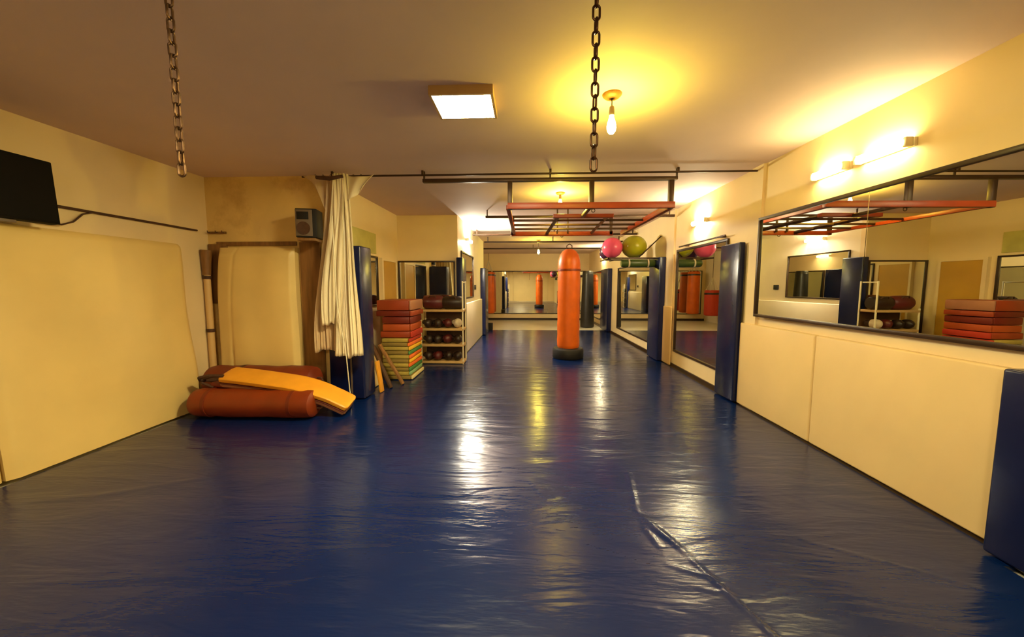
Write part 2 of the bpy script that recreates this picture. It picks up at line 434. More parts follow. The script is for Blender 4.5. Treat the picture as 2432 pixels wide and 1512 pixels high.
# navy column pad under the curtain
c = thing('column_pad', 'navy padded column standing under the bunched curtain', 'column pad', (-2.2, 4.7, 0))
MB().box((-0.24, -0.26, 0.012), (0.20, 0.06, 1.90), 0.02, seg=3).build('cover', 'navy', c)
MB().box((0.03, -0.275, 0.012), (0.05, -0.262, 1.5), 0.002).build('seam_strip', 'grey', c)


# ------------------------------------------------------------------ mirrors
def mirror(name, lo, hi, axis, side, label, fw=0.035, joints=(), parts=('top', 'bottom', 'left', 'right'), group=None):
    """axis: 'x' plane at X facing side (-1/+1); 'y' plane facing -Y"""
    t = thing(name, label, 'mirror', group=group)
    (a0, z0), (a1, z1) = lo[1:], hi[1:]
    p = lo[0]
    def bx(A0, A1, Z0, Z1, d0, d1, bev=0.0):
        q0, q1 = sorted((p + side * d0, p + side * d1))
        if axis == 'x': return MB().box((q0, A0, Z0), (q1, A1, Z1), bev)
        return MB().box((A0, q0, Z0), (A1, q1, Z1), bev)
    cuts = [a0] + list(joints) + [a1]
    for i in range(len(cuts) - 1):
        g = 0.003
        bx(cuts[i] + (g if i else 0), cuts[i + 1] - (g if i < len(cuts) - 2 else 0), z0, z1, 0.004, 0.012).build('glass', 'mirror', t, smooth=False)
    if 'top' in parts: bx(a0 - fw, a1 + fw, z1, z1 + fw, 0.002, 0.03, 0.003).build('frame_rail', 'frame', t)
    if 'bottom' in parts: bx(a0 - fw, a1 + fw, z0 - fw, z0, 0.002, 0.03, 0.003).build('frame_rail', 'frame', t)
    if 'left' in parts: bx(a0 - fw, a0, z0, z1, 0.002, 0.03, 0.003).build('frame_stile', 'frame', t)
    if 'right' in parts: bx(a1, a1 + fw, z0, z1, 0.002, 0.03, 0.003).build('frame_stile', 'frame', t)
    return t
bigm = mirror('wall_mirror', (0, 0.0, 1.11), (0, 2.86, 2.12), 'x', -1, 'large wide wall mirror above the cream pads on the right', 0.03, joints=(1.62,))
bigm.location = (XR, 1.32, 0); bigm.rotation_euler = (0, 0, math.radians(1.0))   # far end stands a little off the wall
MB().box((0.0, 2.80, 1.09), (0.045, 2.88, 2.14), 0.002).build('rear_batten', 'frame', bigm)
mirror('wall_mirror', (XR, 4.95, 0.31), (XR, 6.50, 1.99), 'x', -1, 'tall mirror between the two nearest tall navy pads')
mirror('wall_mirror', (XR, 7.72, 0.25), (XR, 10.6, 1.88), 'x', -1, 'mirror on the right wall behind the standing orange bag')
mirror('wall_mirror', (XR, 12.6, 0.25), (XR, 14.9, 1.90), 'x', -1, 'farthest mirror on the right wall beside the black bag')
mirror('wall_mirror', (YE, -2.0, 0.27), (YE, 2.45, 2.0), 'y', -1, 'wide mirror on the end wall at the back of the hall', 0.03, joints=(-0.55, 0.9))
mirror('wall_mirror', (YP, -2.41, 0.35), (YP, -1.38, 1.86), 'y', -1, 'mirror behind the shoe shelf on the partition wall', 0.03)
mirror('wall_mirror', (XF, 7.38, 1.17), (XF, 8.95, 2.08), 'x', 1, 'mirror on the far left hall wall above the white pad', 0.03)
mirror('wall_mirror', (XS, 5.15, 1.12), (XS, 6.0, 1.86), 'x', 1, 'small mirror on the side wall between curtain and door', 0.03)
tag(MB().box((XS + 0.004, 5.15, 1.93), (XS + 0.014, 6.0, 2.25)).build('wall_poster', 'glass_green', smooth=False),
    'olive green poster above the small side mirror', 'poster')
r = thing('wall_rail', 'thin dark rail above the tall mirror between the navy pads', 'rail')
MB().box((2.51, 4.87, 2.045), (2.53, 6.30, 2.065), 0.004).build('bar', 'steel_dark', r)
for y in (5.0, 6.1): MB().box((2.53, y, 2.045), (XR, y + 0.03, 2.07)).build('bracket', 'steel_dark', r)
tag(MB().box((XF, 9.25, 1.32), (XF + 0.03, 9.40, 1.44), 0.005).build('switch_box', 'black'), 'small black switch box on the far left hall wall', 'switch')
tag(MB().box((-1.28, 12.0, -0.028), (-1.10, 12.2, 0.20), 0.01).build('floor_box', 'black'), 'small black box on the pale floor at the hall end', 'box')


# ------------------------------------------------------------------ hanging chains (one link = one part)
def chain(name, x, y, ztop, zbot, label, m, pitch=0.046, ln=0.062, wd=0.034, wire=0.0046, mount=True, lean=(0, 0), cat='chain'):
    t = thing(name, label, cat, (x, y, ztop), group=None)
    a = ln / 2 - wd / 2; rr = wd / 2 - wire
    pts = []
    for k in range(9): th = PI * k / 8; pts.append((rr * math.cos(th), 0, a + rr * math.sin(th)))
    for k in range(9): th = PI + PI * k / 8; pts.append((rr * math.cos(th), 0, -a + rr * math.sin(th)))
    first = MB().tube(pts, wire, 8, closed=True).build('link', m, t)
    n = int((ztop - zbot) / pitch)
    for i in range(n):
        o = first if i == 0 else first.copy()
        if i: C.objects.link(o); o.parent = t
        s = (i + 0.5) * pitch
        o.location = (lean[0] * s, lean[1] * s, -s)
        o.rotation_euler = (0, 0, 0.15 + (i % 2) * PI / 2 + random.uniform(-.12, .12))
    if mount:
        MB().lathe([(0.0, -0.018), (0.02, -0.018), (0.035, -0.006), (0.035, 0.0)], 16).build('ceiling_hook', m, t)
    return t
chain('hanging_chain', 0.26, 1.50, H, 1.86, 'dark steel chain hanging in the middle of the ceiling', 'chain')
chain('hanging_chain', -1.40, 1.50, H, 1.86, 'brown steel chain hanging at the left near the television', 'chain_l')


# ------------------------------------------------------------------ lamps
def bulb_lamp(name, x, y, drop, label, m, s=1.0):
    t = thing(name, label, 'lamp', (x, y, H), group='bare ceiling bulbs')
    MB().lathe([(0.02, -0.03), (0.05, -0.022), (0.065, -0.008), (0.068, 0)], 24).build('canopy', 'wood', t)
    MB().cyl((0, 0, -0.028), (0, 0, -drop + 0.06), 0.004, 8).build('cord', 'black', t)
    MB().lathe([(0.0, -drop + 0.0), (0.018, -drop), (0.02, -drop + 0.02), (0.017, -drop + 0.055), (0.008, -drop + 0.065), (0, -drop + 0.066)], 16).build('socket', 'grey', t)
    zb = -drop
    MB().lathe([(0.0, zb - 0.125 * s), (0.016 * s, zb - 0.121 * s), (0.028 * s, zb - 0.105 * s), (0.033 * s, zb - 0.08 * s), (0.028 * s, zb - 0.05 * s),
                (0.018 * s, zb - 0.02 * s), (0.014 * s, zb - 0.001)], 12).build('bulb', m, t)
    return t
bulb_lamp('ceiling_bulb', 0.59, 2.72, 0.14, 'bare glowing bulb on the ceiling beside the middle chain', 'bulb')
bulb_lamp('ceiling_bulb', 0.48, 5.45, 0.09, 'bare glowing bulb seen through the overhead training frame', 'bulb_far')
bulb_lamp('ceiling_bulb', 0.35, 10.9, 0.28, 'bare bulb hanging on a longer cord far down the hall', 'bulb_far')

def panel_light(x, y, label):
    t = thing('ceiling_light', label, 'ceiling light', (x, y, H), group='square ceiling lights')
    f = MB(); a = 0.215; w_ = 0.197; q = 0.185; p_ = 0.168
    for lo, hi in (((-a, -q, -0.06), (a, -p_, 0)), ((-a, p_, -0.06), (a, q, 0)),
                   ((-a, -p_, -0.06), (-w_, p_, 0)), ((w_, -p_, -0.06), (a, p_, 0))): f.box(lo, hi)
    f.build('housing', 'shelf', t, smooth=False)
    MB().box((-w_, -p_, -0.059), (w_, p_, -0.045)).build('diffuser', 'panel', t, smooth=False)
    return t
panel_light(-0.44, 2.74, 'square boxed ceiling light left of the middle chain')
panel_light(-0.60, -1.3, 'added square boxed fill light, unseen behind the viewpoint')  # fill lamp added out of view to brighten the near pads and floor

def wall_lamp(y0, y1, zc, side, X, label, m, two=True):
    t = thing('wall_light', label, 'wall light', (X, (y0 + y1) / 2, zc), group='tube lights on the walls')
    h = (y1 - y0) / 2
    a, b = sorted((0, side * 0.022))
    MB().box((a, -h - 0.02, -0.028), (b, h + 0.02, 0.028), 0.004).build('base_plate', 'white_metal', t)
    zs = (0.0,)
    for z in zs:
        MB().cyl((side * 0.05, -h + 0.02, z), (side * 0.05, h - 0.02, z), 0.032, 12).build('tube', m, t)
    for s in (-1, 1):
        MB().box((min(side * 0.022, side * 0.07), s * h - 0.012, -0.032), (max(side * 0.022, side * 0.082), s * h + 0.012, 0.032), 0.003).build('end_cap', 'white_metal', t)
    return t
wall_lamp(2.68, 3.06, 2.38, -1, XR, 'brighter, nearer twin tube light above the large mirror', 'tube')
wall_lamp(3.17, 3.50, 2.38, -1, XR, 'second twin tube light above the large mirror, towards the curtain rod', 'tube')
wall_lamp(5.50, 5.90, 2.36, -1, XR, 'tube light above the tall mirror beyond the curtain rod', 'tube_far')
wall_lamp(7.95, 8.45, 2.40, 1, XF, 'very bright tube light high on the far left hall wall', 'tube_left')
wall_lamp(12.4, 12.9, 2.40, -1, XR, 'distant tube light on the right wall beyond the balls', 'tube_far')

# ------------------------------------------------------------------ curtain rod and curtain
r = thing('curtain_rod', 'long thin dark curtain rod across the ceiling, wall to wall', 'curtain rod', (0, 4.36, 0))
MB().cyl((-2.62, 0, 2.685), (2.58, 0, 2.695), 0.011, 10).build('rod', 'steel_dark', r)
for x in (-2.26, -1.20, 0.27, 1.70):
    MB().box((x - 0.012, -0.012, 2.69), (x + 0.012, 0.012, H), 0.002).build('bracket', 'steel_dark', r)

cu = thing('curtain', 'bunched cream cloth curtain hanging from the left end of the rod', 'curtain', (-2.28, 4.36, 0))
def curtain_panel(top, bot, zt, zb, folds, amp, seed, yoff, hem=0.0, waist=None):
    rnd = random.Random(seed)
    W_ = [rnd.uniform(0.55, 1.5) for _ in range(folds)]; tot = sum(W_); cuts = [0]
    for w_ in W_: cuts.append(cuts[-1] + w_ / tot)
    dep = [rnd.uniform(0.5, 1.2) for _ in range(folds)]
    drift = [rnd.uniform(-.10, .10) for _ in range(folds)]
    low = [rnd.uniform(-1, 1) for _ in range(folds)]
    def f(u, v):
        i = 0
        while i < folds - 1 and u > cuts[i + 1]: i += 1
        q = (u - cuts[i]) / (cuts[i + 1] - cuts[i])
        k = ss(v) * 0.75 + v * 0.25
        a_ = top[0] + (bot[0] - top[0]) * k; b_ = top[1] + (bot[1] - top[1]) * k
        env = math.sin(PI * q)
        x = a_ + (b_ - a_) * u + drift[i] * (1 - v) * v * env * 1.6
        y = yoff - amp * dep[i] * env * (0.35 + 0.9 * v) - 0.3 * amp * math.sin(3 * PI * q) * v * dep[i]
        y += 0.02 * math.sin(7 * v + seed + 4 * u)
        z = zt + (zb - zt) * v + hem * low[i] * env * v
        return (x, y, z)
    return MB().grid(f, 150, 50)
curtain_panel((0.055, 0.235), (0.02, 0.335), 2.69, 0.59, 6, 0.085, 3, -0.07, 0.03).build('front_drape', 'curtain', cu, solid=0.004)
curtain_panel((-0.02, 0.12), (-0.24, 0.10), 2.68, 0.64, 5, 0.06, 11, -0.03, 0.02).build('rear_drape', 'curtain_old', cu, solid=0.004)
curtain_panel((0.08, 0.20), (-0.10, 0.12), 2.66, 0.95, 3, 0.05, 5, -0.10, 0.05).build('loose_drape', 'curtain', cu, solid=0.004)
def flap(u, v):
    x = 0.20 + 0.34 * u * (1 - 0.35 * v); z = 2.685 - 0.30 * v * (1 - 0.55 * u) - 0.03 * math.sin(PI * u)
    return (x, -0.08 + 0.02 * math.sin(9 * u + 2 * v), z)
MB().grid(flap, 24, 14).build('folded_corner', 'curtain', cu, solid=0.004)
def flap2(u, v):
    return (-0.02 - 0.30 * u * (1 - v * 0.6), -0.04 + 0.02 * math.sin(8 * u), 2.685 - (0.10 + 0.45 * (1 - u)) * v)
MB().grid(flap2, 20, 14).build('folded_corner', 'curtain_old', cu, solid=0.004)
for k in range(7):
    x = -0.18 + 0.09 * k
    MB().tube([(x + 0.0, 0.02 * math.cos(a), 2.69 + 0.02 * math.sin(a) - 0.004) for a in [i * PI / 8 for i in range(16)]], 0.003, 6, closed=True).build('ring', 'steel_dark', cu)
# shaped knot with cord hanging beneath the bunch
MB().tube([(0.10, -0.20, 2.2), (0.12, -0.21, 1.2), (0.20, -0.20, 0.6), (0.23, -0.19, 0.03)], 0.006, 6).build('cord', 'white_metal', cu)
MB().tube([(-0.06, -0.20, 2.62), (0.10, -0.22, 2.60), (0.24, -0.20, 2.63)], [0.02, 0.024, 0.018], 8).build('tie_band', 'strap', cu)

# ------------------------------------------------------------------ overhead training frame
rg = thing('training_frame', 'dark overhead training frame with red beams hung from the ceiling', 'training frame', (0.71, 5.5, 0))
rx = 0.71; ry = 5.5
def rb(name, m, x0, x1, y0, y1, z0, z1, bev=0.004):
    return MB().box((x0 - rx, y0 - ry, z0), (x1 - rx, y1 - ry, z1), bev).build(name, m, rg)
rb('top_bar', 'steel_dark', -1.21, 1.71, 4.38, 4.44, 2.615, 2.655)
rb('top_bar', 'steel_dark', -0.72, 2.55, 6.60, 6.64, 2.60, 2.64)
for x in (-0.22, 0.72, 1.62): rb('upright', 'steel_dark', x, x + 0.055, 4.385, 4.435, 2.30, 2.62)
for x in (-0.27, 1.44): rb('upright', 'steel_dark', x, x + 0.055, 6.60, 6.65, 2.30, 2.62)
rb('red_beam', 'red_steel', -0.22, 1.69, 4.38, 4.44, 2.305, 2.375)
rb('red_beam', 'red_steel', -0.27, 1.50, 6.60, 6.66, 2.29, 2.36)
rb('side_rail', 'red_steel', -0.24, -0.19, 4.44, 6.60, 2.31, 2.36)
rb('side_rail', 'red_steel', 1.63, 1.69, 4.44, 6.62, 2.30, 2.37)
rb('middle_rail', 'steel_dark', 0.725, 0.765, 4.44, 5.10, 2.32, 2.36)
for x0, x1 in ((0.43, 0.36), (1.09, 1.13)):
    MB().tube([(x0 - rx, 5.12 - ry, 2.35), (x1 - rx, 6.6 - ry, 2.335)], 0.03, 4).build('side_bar', 'steel_dark', rg)
rb('cross_plate', 'red_steel', 0.36, 1.16, 5.08, 5.16, 2.325, 2.375)
for x in (0.52, 0.70): rb('hanger', 'steel_dark', x, x + 0.025, 6.55, 6.58, 2.33, H)
for y in (5.35, 5.75, 6.15): rb('rung', 'steel_dark', -0.20, 1.64, y, y + 0.03, 2.325, 2.355)
for x in (-1.20, 0.26, 1.69): rb('bracket', 'steel_dark', x, x + 0.02, 4.385, 4.405, 2.65, H)
for x in (-0.70, 1.0, 2.45): rb('bracket', 'steel_dark', x, x + 0.02, 6.61, 6.63, 2.63, H)
# small hooks under the beam
for x, y in ((0.77, 4.41), (0.62, 6.63)):
    MB().tube([(x - rx + 0.02 * math.cos(a), y - ry, 2.285 + 0.02 * math.sin(a)) for a in [i * PI / 6 for i in range(12)]], 0.005, 6, closed=True).build('hook', 'steel_dark', rg)

for y, x0, x1, z in ((8.9, -1.28, 2.58, 2.62), (10.2, -1.15, 2.58, 2.60), (12.2, -2.15, 2.58, 2.62)):
    t = thing('ceiling_bar', {8.9: 'thin dark bar across the hall ceiling beyond the orange bag, nearest of three',
                              10.2: 'dark bar across the hall ceiling, middle of the three bars',
                              12.2: 'dark bar across the hall ceiling, farthest of the three'}[y], 'ceiling bar', (0, y, 0), group='bars under the hall ceiling')
    MB().cyl((x0, 0, z), (x1, 0, z), 0.022, 10).build('bar', 'steel_dark', t)
    for x in (x0 + .1, (x0 + x1) / 2, x1 - .1): MB().box((x - .012, -.012, z + .015), (x + .012, .012, H)).build('bracket', 'steel_dark', t)


# ------------------------------------------------------------------ boxing bags
def stand_bag():
    t = thing('punching_bag', 'tall orange punching bag standing on a black base in the hall', 'punching bag', (0.83, 7.30, 0))
    MB().lathe([(0.0, 0), (0.29, 0), (0.305, 0.02), (0.305, 0.17), (0.285, 0.20), (0.20, 0.21), (0, 0.21)], 40).build('base', 'black', t)
    P = [(0.0, 0.20), (0.20, 0.20), (0.215, 0.24)]
    for i in range(16):
        z = 0.26 + i * 0.1; P.append((0.217 + 0.004 * math.sin(i * 2.1), z))
    P += [(0.218, 1.83), (0.205, 1.92), (0.178, 2.01), (0.135, 2.08), (0.07, 2.12), (0.0, 2.13)]
    MB().lathe(P, 40).build('bag_body', 'orange_bag', t)
    MB().lathe([(0.2235, 1.70), (0.228, 1.705), (0.228, 1.735), (0.2235, 1.74)], 40).build('seam_band', 'orange_dark', t)
    MB().tube([(-0.05, 0, 2.11), (-0.05, 0, 2.19), (0, 0, 2.22), (0.05, 0, 2.19), (0.05, 0, 2.11)], 0.010, 6).build('strap', 'strap', t)
stand_bag()

def hang_bag(x, y, z0, z1, r, m, label, taper=1.0, straps=True):
    t = thing('punching_bag', label, 'punching bag', (x, y, 0))
    n = 10; P = [(0, z0), (r * .8, z0), (r * .97, z0 + 0.03)]
    for i in range(n + 1):
        k = i / n; P.append((r * (1 - (1 - taper) * k), z0 + 0.06 + (z1 - z0 - 0.1) * k))
    P += [(r * taper * .9, z1), (0, z1)]
    MB().lathe(P, 28).build('bag_body', m, t)
    MB().lathe([(r * taper * 1.005, z1 - .16), (r * taper * 1.04, z1 - .155), (r * taper * 1.04, z1 - .10), (r * taper * 1.0, z1 - .095)], 28).build('band', 'bag_black', t)
    if straps:
        zt = min(z1 + 0.45, H - 0.12)
        for k in range(4):
            a = PI / 4 + k * PI / 2
            MB().tube([(r * taper * .9 * math.cos(a), r * taper * .9 * math.sin(a), z1 - 0.02), (0, 0, zt)], 0.012, 6).build('strap', 'glove_w', t)
        MB().cyl((0, 0, zt), (0, 0, H), 0.008, 6).build('hanging_rod', 'steel_dark', t)
    return t
hang_bag(-1.54, 15.22, 0.28, 1.98, 0.24, 'orange_bag', 'orange red punching bag hanging by the end wall mirror', 0.95)
hang_bag(-1.74, 14.1, 0.30, 1.25, 0.26, 'f_red', 'short red punching bag on pale straps seen only in the tall mirror')
hang_bag(2.12, 12.95, -0.028, 1.92, 0.24, 'bag_black', 'tall black punching bag standing behind the orange one', 0.75, straps=False)

# bags lying on the floor
def lying_bag(a, b, r, m, label, capm, bands=()):
    a = Vector(a); b = Vector(b); L = (b - a).length
    t = thing('punching_bag', label, 'punching bag', (a.x, a.y, 0), group='bags lying in the left corner')
    q = Vector((0, 0, 1)).rotation_difference((b - a).normalized()).to_matrix().to_4x4()
    mt = Matrix.Translation((0, 0, a.z)) @ q
    P = [(0, 0), (r * .72, 0.004), (r * .93, 0.03), (r, 0.085)]
    n = 14
    for i in range(1, n): P.append((r * (1 + 0.012 * math.sin(i * 1.9) - 0.02 * math.sin(i * .9)), 0.085 + (L - 0.17) * i / n))
    P += [(r, L - 0.085), (r * .93, L - 0.03), (r * .72, L - 0.004), (0, L)]
    bb = MB().lathe(P, 32, mt).build('bag_body', m, t)
    for z in bands:
        MB().lathe([(r * .99, z - .02), (r * 1.035, z - .018), (r * 1.035, z + .018), (r * .99, z + .02)], 32, mt).build('band', capm, bb)
    # carrying loops at the ends
    for z, s in ((0.0, -1), (L, 1)):
        MB().tube([mt @ Vector(p) for p in ((-0.05, 0, z), (-0.05, 0.0, z + s * 0.05), (0, 0, z + s * 0.075), (0.05, 0, z + s * 0.05), (0.05, 0, z))], 0.009, 6).build('handle_loop', 'strap', t)
    return t, mt
A, mA = lying_bag((-3.60, 3.81, 0.157), (-2.25, 3.81, 0.157), 0.152, 'orange_dark', 'orange punching bag lying on the blue mat in front of two others', 'red_dark', (0.2, 1.12))
B, mB = lying_bag((-3.72, 4.165, 0.30), (-2.44, 4.165, 0.30), 0.185, 'red_dark', 'dark red punching bag lying behind, against the rear cushion', 'strap', (0.42,))
MB().tube([(0.42, -0.02, 0.19), (0.43, -0.04, 0.235), (0.52, -0.03, 0.26), (0.54, -0.02, 0.235), (0.54, -0.01, 0.19)], [0.02, .022, .028, .022, .02], 8).build('buckle_strap', 'strap', B)

def shield():
    t = thing('kick_shield', 'long curved amber kick shield lying across the orange bag', 'kick shield', (-2.65, 4.0, 0))
    pts = [(-3.34, 3.94, .425), (-3.1, 3.93, .405), (-2.8, 3.91, .375), (-2.5, 3.90, .335), (-2.25, 3.90, .265), (-2.08, 3.92, .185), (-1.94, 3.94, .105)]
    def cr(t_):
        n = len(pts) - 1; s = min(t_ * n, n - 1e-6); i = int(s); f = s - i
        P = [Vector(pts[max(0, min(n, i + k))]) for k in (-1, 0, 1, 2)]
        return 0.5 * ((2 * P[1]) + (P[2] - P[0]) * f + (2 * P[0] - 5 * P[1] + 4 * P[2] - P[3]) * f * f + (-P[0] + 3 * P[1] - 3 * P[2] + P[3]) * f ** 3)
    def slab(w0, th0, off, m, nm, r=0.03, wend=1.0):
        mb = MB(); N = 40; rings = []
        for i in range(N + 1):
            k = i / N; p = cr(k); tg = (cr(min(1, k + .01)) - cr(max(0, k - .01))).normalized()
            side = Vector((0, 0, 1)).cross(tg).normalized()
            side = (side * math.cos(0.30) + Vector((0, 0, 1)) * math.sin(0.30)).normalized()
            if side.y < 0: side = -side
            side = (side - tg * side.dot(tg)).normalized()
            nn = tg.cross(side).normalized()
            if nn.z < 0: nn = -nn
            e = min(k, 1 - k) * N
            sc = 1 - 0.25 * max(0, 1 - e / 1.5) ** 2
            wd = w0 * sc; th = th0 * sc
            ring = []
            for a in range(20):
                th_ = 2 * PI * a / 20; cx, cy = math.cos(th_), math.sin(th_)
                sx = math.copysign(abs(cx) ** 0.35, cx); sy = math.copysign(abs(cy) ** 0.45, cy)
                ring.append(mb.bm.verts.new(p + nn * off + side * sx * wd / 2 + nn * sy * th / 2 - Vector((t.location.x, t.location.y, 0))))
            rings.append(ring)
        for R, Q in zip(rings, rings[1:]):
            for a in range(20): mb.bm.faces.new((R[a], R[(a + 1) % 20], Q[(a + 1) % 20], Q[a]))
        mb.bm.faces.new(rings[0]); mb.bm.faces.new(rings[-1])
        return mb.build(nm, m, t)
    slab(0.27, 0.062, 0.012, 'yellow', 'top_cover')
    slab(0.278, 0.018, -0.024, 'piping', 'piping')
    slab(0.268, 0.046, -0.052, 'pinkish', 'under_cover')
    for dx in (0.0, 0.06):
        MB().tube([(-0.70 + dx, -0.16, .44), (-0.78 + dx, -0.19, .45), (-0.90 + dx, -0.18, .42), (-0.95 + dx, -0.12, .38), (-0.86 + dx, -0.06, .37), (-0.70 + dx, -0.05, .40)], 0.018, 8).build('hand_strap', 'strap', t)
shield()
t = thing('kick_shield', 'dark maroon kick shield squeezed between the amber shield and the orange bag', 'kick shield', (-3.05, 3.93, 0.315))
MB().box((-0.40, -0.10, -0.02), (0.55, 0.10, 0.03), 0.018, Matrix.Rotation(0.06, 4, 'Y'), 3).build('body', 'red_pad_d', t)
MB().tube([(-0.36, -0.09, 0.0), (-0.47, -0.11, 0.05), (-0.50, -0.03, 0.06), (-0.36, 0.05, 0.02)], 0.015, 8).build('hand_strap', 'strap', t)

# ------------------------------------------------------------------ television and cables
t = thing('television', 'black television mounted high on the left wall', 'television', (-3.74, 2.38, 2.14))
mt = Matrix.Rotation(math.radians(-3), 4, 'Y')
cas = MB().box((-0.05, -0.48, -0.24), (0.03, 0.48, 0.24), 0.008, mt).build('casing', 'screen', t)
MB().box((0.0301, -0.465, -0.222), (0.0325, 0.465, 0.225), 0.0, mt).build('screen', 'screen', cas, smooth=False)
MB().box((-0.21, -0.12, -0.10), (-0.05, 0.12, 0.10), 0.006).build('wall_bracket', 'steel_dark', t)
MB().box((-0.03, 0.15, -0.262), (0.015, 0.24, -0.24), 0.003).build('control_strip', 'grey', cas)
cd = tag(MB().tube([(-3.93, 2.72, 2.09), (-3.93, 2.95, 2.085), (-3.93, 3.4, 2.082), (-3.93, 3.9, 2.08), (-3.93, 4.35, 2.075)], 0.011, 8).build('conduit', 'strap'),
         'thin brown cable pipe along the left wall beside the television', 'pipe')
tag(MB().tube([(-3.82, 2.80, 1.98), (-3.86, 2.90, 1.935), (-3.90, 3.02, 1.93), (-3.92, 3.12, 1.97), (-3.925, 3.20, 2.05), (-3.925, 3.27, 2.075)], 0.007, 8).build('cable', 'strap'),
    'drooping brown cable loop at the corner of the television', 'cable')
t = thing('wall_hook', 'small dark hook row on the left rear corner wall', 'hook', (-3.80, 4.50, 2.07))
MB().box((-0.12, -0.01, -0.012), (0.10, 0.012, 0.012), 0.002).build('rail', 'wood', t)
for x in (-0.10, 0.0, 0.08): MB().tube([(x, -0.01, 0), (x, -0.035, -0.005), (x, -0.04, 0.02)], 0.006, 6).build('hook', 'strap', t)

# speaker
t = thing('wall_speaker', 'grey fronted dark speaker hung on the rear wall by the curtain', 'speaker', (-2.55, 4.33, 1.97), rz=math.radians(12)); t.scale = (.82, .82, .86)
MB().box((-0.13, -0.14, 0), (0.15, 0.13, 0.38), 0.012).build('cabinet', 'black', t)
fp = MB().box((-0.125, -0.152, 0.02), (0.095, -0.138, 0.365), 0.006).build('front_panel', 'grey', t)
MB().lathe([(0.0, 0.004), (0.03, 0.0), (0.075, 0.012), (0.085, 0.012), (0.085, 0.0)], 24,
           Matrix.Translation((-0.02, -0.152, 0.12)) @ Matrix.Rotation(PI / 2, 4, 'X')).build('woofer', 'strap', fp)
MB().box((-0.105, -0.157, 0.235), (0.05, -0.150, 0.335), 0.004).build('horn', 'black', fp)
MB().box((-0.12, -0.12, -0.04), (0.12, 0.13, 0.0), 0.004).build('shelf_bracket', 'wood', t)

# ------------------------------------------------------------------ shelf with gloves
RX0, RX1, RY0, RY1 = -1.90, -1.36 + 0.22, 6.60, 6.92
sh = thing('storage_rack', 'white metal rack with brown shelves full of gloves', 'rack', ((RX0 + RX1) / 2, 6.75, 0))
ox, oy = (RX0 + RX1) / 2, 6.75
for x, zt in ((RX0, 1.02), (RX1, 1.50)):
    for y in (RY0, RY1):
        MB().box((x - ox - .011, y - oy - .011, 0.0), (x - ox + .011, y - oy + .011, zt), 0.003).build('post', 'white_metal', sh)
LV = [0.05, 0.36, 0.65, 0.99]
for z in LV:
    MB().box((RX0 - ox - .01, RY0 - oy - .012, z - 0.04), (RX1 - ox + .01, RY1 - oy + .01, z), 0.003).build('shelf', 'shelf', sh)
MB().box((RX0 - ox, RY1 - oy - .004, 0.02), (RX1 - ox, RY1 - oy + .008, 0.99)).build('back_panel', 'wood_dark', sh)
MB().box((RX1 - ox - .008, RY0 - oy, 1.47), (RX1 - ox + .008, RY1 - oy, 1.49), 0.002).build('top_rail', 'white_metal', sh)

def glove(m, cuffm):
    t = thing('boxing_glove', 'x', 'glove'); t.scale = (1.0, 1.0, 1.45)
    # mitt as a short fat rounded body, cuff and thumb
    P = [(0, 0), (.045, .0), (.048, .02), (.052, .05), (.066, .10), (.074, .15), (.070, .20), (.052, .24), (.025, .262), (0, .268)]
    mt = Matrix.Translation((0, -0.13, .062)) @ Matrix.Rotation(-PI / 2, 4, 'X') @ Matrix.Scale(0.8, 4, (0, 1, 0))
    MB().lathe(P[3:] and [(0, .06)] + [(r, z) for r, z in P if z >= .06], 16, mt).build('mitt', m, t)
    MB().lathe([(0, 0), (.046, 0), (.050, .01), (.050, .07), (.046, .08), (0, .08)], 16, mt).build('cuff', cuffm, t)
    MB().tube([(0.055, -0.04, .07), (0.08, 0.0, .075), (0.082, 0.05, .072), (0.06, 0.09, .066)], [.022, .026, .024, .014], 8).build('thumb', m, t)
    return t
protos = {}
GL = []
rows = [('lowest', 0.05, 4), ('second lowest', 0.36, 4), ('third', 0.65, 4)]
kinds = {'black': ('glove_b', 'glove_b'), 'maroon': ('glove_r', 'glove_b'), 'black and white': ('glove_b', 'glove_w'), 'white': ('glove_w', 'glove_b')}
pattern = {'lowest': ['black', 'maroon', 'black', 'black'], 'second lowest': ['black', 'black', 'maroon', 'black'],
           'third': ['black', 'black and white', 'maroon', 'white']}
ords = ['first', 'second', 'third', 'fourth', 'fifth']
for rn, z, n in rows:
    for i in range(n):
        k = pattern[rn][i]
        lab = '%s boxing glove on the %s rack shelf, %s from the left' % (k, rn, ords[i])
        if k not in protos: protos[k] = glove(*kinds[k]); g = protos[k]; g['label'] = lab
        else: g = copy_tree(protos[k], lab)
        g['group'] = 'boxing gloves on the rack'
        g.location = (RX0 + 0.11 + i * (RX1 - RX0 - 0.22) / (n - 1), 6.72 + random.uniform(-.02, .02), z)
        g.rotation_euler = (0, 0, PI + random.uniform(-.35, .35))
def duffel(x, L, r, m, label):
    t = thing('gym_bag', label, 'bag', (x, 6.75, 0.99), group='bags on top of the rack')
    P = [(0, -L / 2), (r * .8, -L / 2), (r, -L / 2 + .04), (r * 1.03, 0), (r, L / 2 - .04), (r * .8, L / 2), (0, L / 2)]
    MB().lathe(P, 20, Matrix.Translation((0, 0, r)) @ Matrix.Rotation(PI / 2, 4, 'Y')).build('body', m, t)
    MB().tube([(-L * .2, -r * .7, r * 1.6), (-L * .12, -r * .9, r * 1.95), (L * .12, -r * .9, r * 1.95), (L * .2, -r * .7, r * 1.6)], .009, 6).build('handle', 'strap', t)
duffel(-1.70, 0.36, 0.125, 'glove_r', 'maroon gym bag on top of the rack, left one')
duffel(-1.34, 0.36, 0.12, 'glove_b', 'black gym bag on top of the rack, right one')

